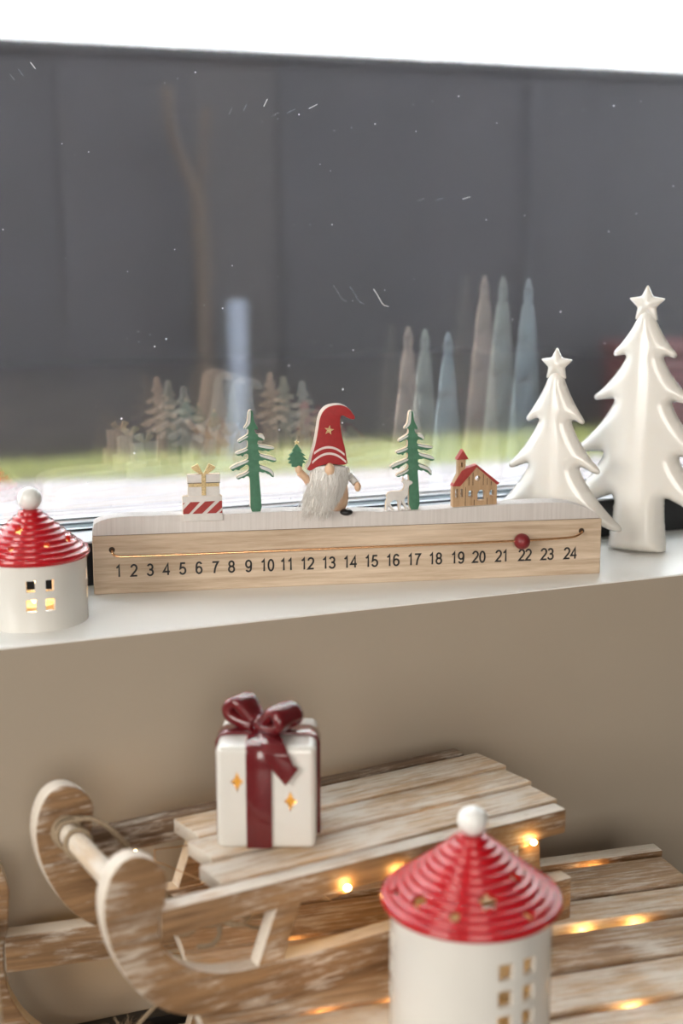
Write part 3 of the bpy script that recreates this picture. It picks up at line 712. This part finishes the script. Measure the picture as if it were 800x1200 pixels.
# ------------------------------------------------------------------ sleds
OUT = [(-.2844,.0926),(-.2876,.1047),(-.2976,.1132),(-.3076,.1145),(-.3163,.108),(-.3218,.0917),(-.3204,.0735),(-.3145,.054),(-.3025,.0323),(-.2847,.0154),(-.262,.007),(-.2303,.0030),(-.18,.0008),(-.134,0)]
INN = [(-.134,.026),(-.2301,.0263),(-.2549,.0295),(-.2736,.0384),(-.2864,.0504),(-.2918,.0634),(-.2909,.0777),(-.2855,.0855)]
def by_face(o, mat, test):
    o.data.materials.append(MATS[mat])
    for p in o.data.polygons:
        if test(p.normal): p.material_index = len(o.data.materials) - 1
    return o
def sled(name, label, loc, yaw, shift, kz, width, t, slats, rail_h, struts, dowel_r):
    root = empty(name, loc, yaw); tag(root, label, 'sled', 'whitewashed wooden sleds')
    top = .079 * kz
    sm = chaikin([(x - shift, z * kz) for x, z in OUT], 2, False); im = chaikin([(x - shift, z * kz) for x, z in INN], 2, False)
    loop = [(sm[0][0], sm[0][1])] + sm + [(.005, 0), (.005, .0275 * kz)] + im
    for y in (0, width - t): by_face(slab('runner', [loop], t, 'sled_rail', root, y, .0012, 40), 'sled_edge', lambda n: abs(n.y) < .6)
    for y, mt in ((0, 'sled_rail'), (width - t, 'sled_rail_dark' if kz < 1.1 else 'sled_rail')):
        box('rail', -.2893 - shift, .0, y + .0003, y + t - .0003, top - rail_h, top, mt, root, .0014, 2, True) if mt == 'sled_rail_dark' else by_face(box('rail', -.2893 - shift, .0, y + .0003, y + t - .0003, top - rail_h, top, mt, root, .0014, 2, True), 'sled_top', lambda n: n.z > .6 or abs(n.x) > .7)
    th = .0095
    for i, (y0, y1, x0, x1, mt) in enumerate(slats):
        bm = bmesh.new(); box_bm(bm, x0, x1, y0, y1, top - th, top + .0002 * (i % 3), .0011, 2)
        for v in bm.verts: v.co.y += .0012 * math.sin(v.co.x * 31 + i * 2) * (1 if v.co.y > (y0 + y1) / 2 else .6); v.co.x += .002 * math.sin(v.co.y * 140 + i)
        by_face(from_bm('slat', bm, mt, root, angle=35), 'sled_edge', lambda n: abs(n.x) > .6)
    for x in ((-.035, -.207 - shift * .9) if kz < 1.1 else (-.06, -.30)):
        box('cross_batten', x - .009, x + .009, t + .0004, width - t - .0004, top - th - .009, top - th - .0002, 'sled_rail', root, .0008)
    for (xt, xb, wd) in struts:
        for y in (.001, width - t + .001):
            za, zb = .0258 * kz, top - rail_h + .0008
            by_face(slab('strut', [[(xb - wd / 2, za), (xb + wd / 2, za), (xt + wd / 2, zb), (xt - wd / 2, zb)]], t - .002, 'sled_rail', root, y, .0008), 'sled_edge', lambda n: abs(n.y) < .6)
    dx, dz = -.304 - shift, .0865 * kz
    bm = bmesh.new(); bmesh.ops.create_cone(bm, cap_ends=True, segments=24, radius1=dowel_r, radius2=dowel_r, depth=width - t * 1.2)
    bmesh.ops.transform(bm, matrix=Matrix.Translation((dx, width / 2, dz)) @ Matrix.Rotation(R(90), 4, 'X'), verts=bm.verts)
    from_bm('crossbar', bm, 'sled_dowel', root, angle=40)
    return root, dx, dz
US = [(.0168, .0452, -.2455, .0045, 'sled_slat'), (.0492, .0782, -.2370, .0075, 'sled_slat'), (.0828, .1150, -.2305, .0100, 'sled_slat')]
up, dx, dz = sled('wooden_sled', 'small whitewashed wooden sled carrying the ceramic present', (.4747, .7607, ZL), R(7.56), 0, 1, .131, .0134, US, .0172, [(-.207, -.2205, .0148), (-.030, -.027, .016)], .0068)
LS = [(.0185, .0640, -.372, -.0065, 'sled_slat'), (.0720, .1105, -.368, -.0080, 'sled_slat'), (.1172, .1585, -.374, -.0060, 'sled_slat_bare'), (.1710, .2000, -.370, -.0085, 'sled_slat'), (.2052, .2455, -.372, -.0075, 'sled_slat_bare')]
LS[0] = (.0185, .0650, -.372, -.0065, 'sled_slat')
el = Vector((.6021, .8406)); al = R(-6.3); nl = Vector((-math.sin(al), math.cos(al))); lo_ = el - nl * .27
low, dx2, dz2 = sled('wooden_sled', 'larger whitewashed wooden sled standing on the floor under the small sled', (lo_.x, lo_.y, -.32), al, .191, .1358 / .079, .27, .0145, LS, .026, [(-.33, -.35, .02), (-.05, -.045, .02)], .008)
# twine on the small sled's crossbar
def loop_pts(cx, cz, y, r, n=14, tilt=0): return [(cx + r * math.cos(2 * math.pi * k / n), y + tilt * math.sin(2 * math.pi * k / n), cz + r * math.sin(2 * math.pi * k / n)) for k in range(n)]
for y, r, tl in ((.1145, .0088, .002), (.1115, .0084, -.001), (.1085, .0086, .002), (.093, .0083, .003)):
    tube('twine', loop_pts(dx, dz, y, r, 14, tl), .0015, 'twine', up, 2, True, 1)
tube('twine', [(dx + .004, .110, dz + .008), (dx + .016, .107, dz + .009), (dx + .03, .100, dz - .004), (dx + .045, .09, dz - .03), (dx + .06, .08, dz - .052), (dx + .085, .07, .030), (dx + .10, .055, .0285), (dx + .115, .045, .034)], .0015, 'twine', up)
tube('twine', [(dx + .004, .1125, dz + .009), (dx + .02, .112, dz + .006), (dx + .036, .1, dz - .015), (dx + .05, .085, dz - .045), (dx + .075, .06, .033), (dx + .09, .05, .0285), (dx + .10, .03, .032)], .0014, 'twine', up)
tube('twine', [(-.262, .034, .056), (-.252, .036, .046), (-.240, .034, .043), (-.226, .036, .050), (-.232, .040, .057), (-.246, .038, .049), (-.258, .034, .041), (-.270, .036, .046)], .0021, 'twine', up)
tube('twine', [(-.275, .05, .062), (-.262, .040, .050), (-.246, .033, .046), (-.230, .034, .044), (-.214, .040, .050)], .0019, 'twine', up)
tube('twine', [(-.240, .036, .048), (-.236, .034, .038), (-.240, .036, .029), (-.250, .040, .0285)], .0016, 'twine', up)
tube('twine', [(dx + .075, .075, .031), (dx + .09, .064, .036), (dx + .1, .052, .034), (dx + .088, .048, .029), (dx + .078, .06, .030), (dx + .09, .07, .034), (dx + .108, .058, .031)], .0016, 'twine', up)
# frayed pull rope end of the larger sled, lying on the floor
bm = bmesh.new()
fc_ = Vector((-.405, .243, .052))
for i in range(260):
    a = random.uniform(-1.2, 1.5); ln = random.uniform(.012, .032); p = fc_ + Vector((random.gauss(0, .003), random.gauss(0, .003), random.uniform(.001, .008)))
    d = Vector((math.sin(a) * .6, -.35 + .5 * random.random(), .25 + .9 * random.random())).normalized(); pr = None
    for s in range(5):
        u = s / 4; q = p + d * ln * u + Vector((0, 0, -.014 * u * u)); wv = Vector((.0003 * (1 - .8 * u), 0, 0)); cur = (bm.verts.new(q - wv), bm.verts.new(q + wv + Vector((0, .0001, 0))))
        if pr: bm.faces.new((pr[0], pr[1], cur[1], cur[0]))
        pr = cur
me = bpy.data.meshes.new('frayed_rope'); bm.to_mesh(me); bm.free(); o = mesh_obj('frayed_rope', me, 'twine', low); o['kind'] = 'stuff'
tube('twine', [(-.36, .225, .122), (-.375, .232, .095), (-.395, .240, .070), (-.405, .243, .055)], .0016, 'twine', low)

# ------------------------------------------------------------------ ceramic present on the small sled
au = R(7.56); du = Vector((math.cos(au), math.sin(au))); nu = Vector((-math.sin(au), math.cos(au)))
PR = (.2810, .8025); PW, PD, PH = .0615, .056, .0665
pr = empty('ceramic_present', (*PR, -.1046), R(-23)); tag(pr, 'white ceramic present with burgundy ribbon and bow on the small sled', 'ornament')
bm = box_bm(bmesh.new(), -PW / 2, PW / 2, -PD / 2, PD / 2, 0, PH, .0042, 4)
inner = [f.copy() if False else None for f in []]
bx = from_bm('box', bm, 'ceramic_house', pr, angle=40)
cb = box_bm(bmesh.new(), -PW / 2 + .0035, PW / 2 - .0035, -PD / 2 + .0035, PD / 2 - .0035, .0035, PH - .0035)
boolean(bx, cb)
def diamond(cx, cz):
    pts = [(0, .0068), (.0016, .0022), (.0043, 0), (.0016, -.0022), (0, -.0068), (-.0016, -.0022), (-.0043, 0), (-.0016, .0022)]
    return pts, Matrix.Translation((cx, -PD / 2, cz)) @ Matrix.Rotation(R(90), 4, 'X')
cb = bmesh.new()
for cx, cz in ((-.0176, .0440), (.0150, .0315)):
    p, M = diamond(cx, cz); prism_bm(cb, p, M, .010)
boolean(bx, cb); bx.data.polygons.foreach_set('use_smooth', [True] * len(bx.data.polygons)); bx.data.set_sharp_from_angle(angle=R(40))
point_light('present_glow', (0, .004, .03), .020, (1, .46, .07), .005, pr)
RB = .0158   # ribbon width
def band(path, wd, axis, th=.0016):
    """ribbon strip along a path in the plane across `axis`, thickened"""
    bm = bmesh.new(); rows = []
    for i, (a, z) in enumerate(path):
        if axis == 'x': rows.append((bm.verts.new((wd[0], a, z)), bm.verts.new((wd[1], a, z))))
        else: rows.append((bm.verts.new((a, wd[0], z)), bm.verts.new((a, wd[1], z))))
    for p, q in zip(rows, rows[1:]): bm.faces.new((p[0], p[1], q[1], q[0]))
    return bm
rx = -.0042
h2 = PD / 2 + .0002; w2 = PW / 2 + .0002; tp = PH + .0002
def ring_path(h, top_): return [(-h, .0012), (-h, top_ * .5), (-h, top_ - .005), (-h + .0016, top_ - .0016), (-h + .005, top_), (0, top_), (h - .005, top_), (h - .0016, top_ - .0016), (h, top_ - .005), (h, .0012)]
for nm, axis, wd, h in (('ribbon', 'x', (rx - RB / 2, rx + RB / 2), h2), ('ribbon', 'y', (-RB / 2, RB / 2), w2)):
    o = from_bm(nm, band(ring_path(h, tp), wd, axis), 'ceramic_burgundy', pr, smooth=True)
    md = o.modifiers.new('thick', 'SOLIDIFY'); md.thickness = .0018; md.offset = 1
    md = o.modifiers.new('soft', 'BEVEL'); md.width = .0006; md.segments = 2; md.limit_method = 'ANGLE'
def bow_loop(ang, L_, hgt, wd, twist=0):
    """puffed ribbon loop leaving the knot along angle ang"""
    path = chaikin([(.001, .0035), (L_ * .35, .007), (L_ * .75, hgt), (L_ * .98, hgt * .72), (L_, hgt * .35), (L_ * .75, .0025), (L_ * .35, .0012), (.001, .0018)], 2, False)
    bm = bmesh.new(); rows = []
    for i, (a, z) in enumerate(path):
        u = min(1, a / L_); ww = wd * (.35 + .65 * u ** .6) / 2
        rows.append([bm.verts.new((a, -ww, z - .0004)), bm.verts.new((a, -ww * .5, z + .0006)), bm.verts.new((a, ww * .5, z + .0006)), bm.verts.new((a, ww, z - .0004))])
    for p, q in zip(rows, rows[1:]):
        for k in range(3): bm.faces.new((p[k], p[k + 1], q[k + 1], q[k]))
    M = Matrix.Translation((rx, 0, tp + .0012)) @ Matrix.Rotation(ang, 4, 'Z') @ Matrix.Rotation(R(-8), 4, 'Y')
    bmesh.ops.transform(bm, matrix=M, verts=bm.verts)
    o = from_bm('bow_loop', bm, 'ceramic_burgundy', pr, smooth=True)
    md = o.modifiers.new('thick', 'SOLIDIFY'); md.thickness = .0078; md.offset = 0
    md = o.modifiers.new('soft', 'SUBSURF'); md.levels = 1; md.render_levels = 2
bow_loop(R(145), .0225, .0150, .023); bow_loop(R(-33), .0225, .0150, .027)
ball('knot', (rx, -.001, tp + .0055), .0058, 'ceramic_burgundy', pr, (1.0, 1.1, .95))
# ribbon tail folding over the front edge
bm = bmesh.new(); rows = []
for (x, y, z, ww) in ((rx + .002, -.006, tp + .003, .010), (rx + .006, -.016, tp + .003, .013), (rx + .0085, -PD / 2 + .001, tp + .001, .015), (rx + .0105, -PD / 2 - .0032, tp - .004, .016), (rx + .014, -PD / 2 - .0036, tp - .011, .015)):
    rows.append((bm.verts.new((x - ww / 2, y, z)), bm.verts.new((x, y - .0005, z + .0003)), bm.verts.new((x + ww / 2, y, z))))
tipv = bm.verts.new((rx + .0165, -PD / 2 - .0036, tp - .0235)); l2 = bm.verts.new((rx + .0105, -PD / 2 - .0036, tp - .016)); r2 = bm.verts.new((rx + .0245, -PD / 2 - .0036, tp - .0125))
for p, q in zip(rows, rows[1:]):
    bm.faces.new((p[0], p[1], q[1], q[0])); bm.faces.new((p[1], p[2], q[2], q[1]))
bm.faces.new((rows[-1][0], rows[-1][1], tipv, l2)); bm.faces.new((rows[-1][1], rows[-1][2], r2, tipv))
o = from_bm('ribbon_tail', bm, 'ceramic_burgundy', pr, smooth=True)
md = o.modifiers.new('thick', 'SOLIDIFY'); md.thickness = .0022; md.offset = 0
md = o.modifiers.new('soft', 'BEVEL'); md.width = .0006; md.segments = 2

# ------------------------------------------------------------------ fairy lights
def fairy(name, label, loc, yaw, path, leds, glow):
    root = empty(name, loc, yaw); tag(root, label, 'string lights', 'warm fairy light strings')
    tube('wire', path, .00035, 'led_wire', root, 1, False, 1)
    for p in leds:
        bl = ball('bulb', p, .0016, 'led_glow', root, (1.2, 1, 1), 2)
ul = [(-.1696, -.0030, .0655), (-.1325, -.0030, .0655), (-.0291, -.0030, .0630), (-.188, .030, .0590), (-.07, .04, .0600), (-.12, .09, .0600), (-.205, .115, .0585), (-.255, .1265, .0590)]
fairy('fairy_lights', 'copper wire of warm fairy lights along the small sled rail', (.4747, .7607, ZL), R(7.56),
      [(-.005, .012, .0575), (-.0291, -.0022, .0612), (-.08, -.0022, .0600), (-.1325, -.0022, .0635), (-.15, -.0022, .0610), (-.1696, -.0022, .0635), (-.185, .0, .059), (-.188, .030, .0572), (-.23, .05, .058), (-.255, .1250, .0570), (-.205, .115, .0567), (-.12, .09, .058), (-.07, .04, .058)], ul, .06)
ll = [(-.0564, .2505, .0875), (-.105, .165, .0872), (-.0667, .165, .0872), (-.1207, .0682, .0872), (-.2588, .1140, .0870), (-.3037, .1140, .0870), (-.17, .165, .0872), (-.23, .165, .0872), (-.30, .2025, .0870), (-.345, .165, .0850), (-.2, .114, .087), (-.19, .2505, .087), (-.40, .2770, .060), (-.345, .2770, .055), (-.29, .2770, .060)]
fairy('fairy_lights', 'warm fairy lights glowing between the slats of the larger sled', (lo_.x, lo_.y, -.28), al,
      [(-.01, .2505, .086), (-.0564, .2505, .0855), (-.19, .2505, .085), (-.255, .2490, .090), (-.265, .2550, .098), (-.272, .2740, .098), (-.29, .2775, .0585), (-.345, .2775, .0535), (-.40, .2775, .0585), (-.418, .2775, .080), (-.42, .272, .098), (-.395, .252, .098), (-.378, .225, .088), (-.376, .2025, .085), (-.30, .2025, .085), (-.345, .165, .083), (-.23, .165, .0855), (-.17, .165, .0855), (-.105, .165, .0855), (-.0667, .165, .0855), (-.002, .165, .084), (.004, .14, .082), (-.002, .114, .083), (-.2, .114, .0855), (-.2588, .114, .0855), (-.3037, .114, .0855), (-.376, .114, .084), (-.382, .09, .08), (-.376, .0682, .083), (-.1207, .0682, .0855), (-.02, .0682, .0855)], ll, .06)
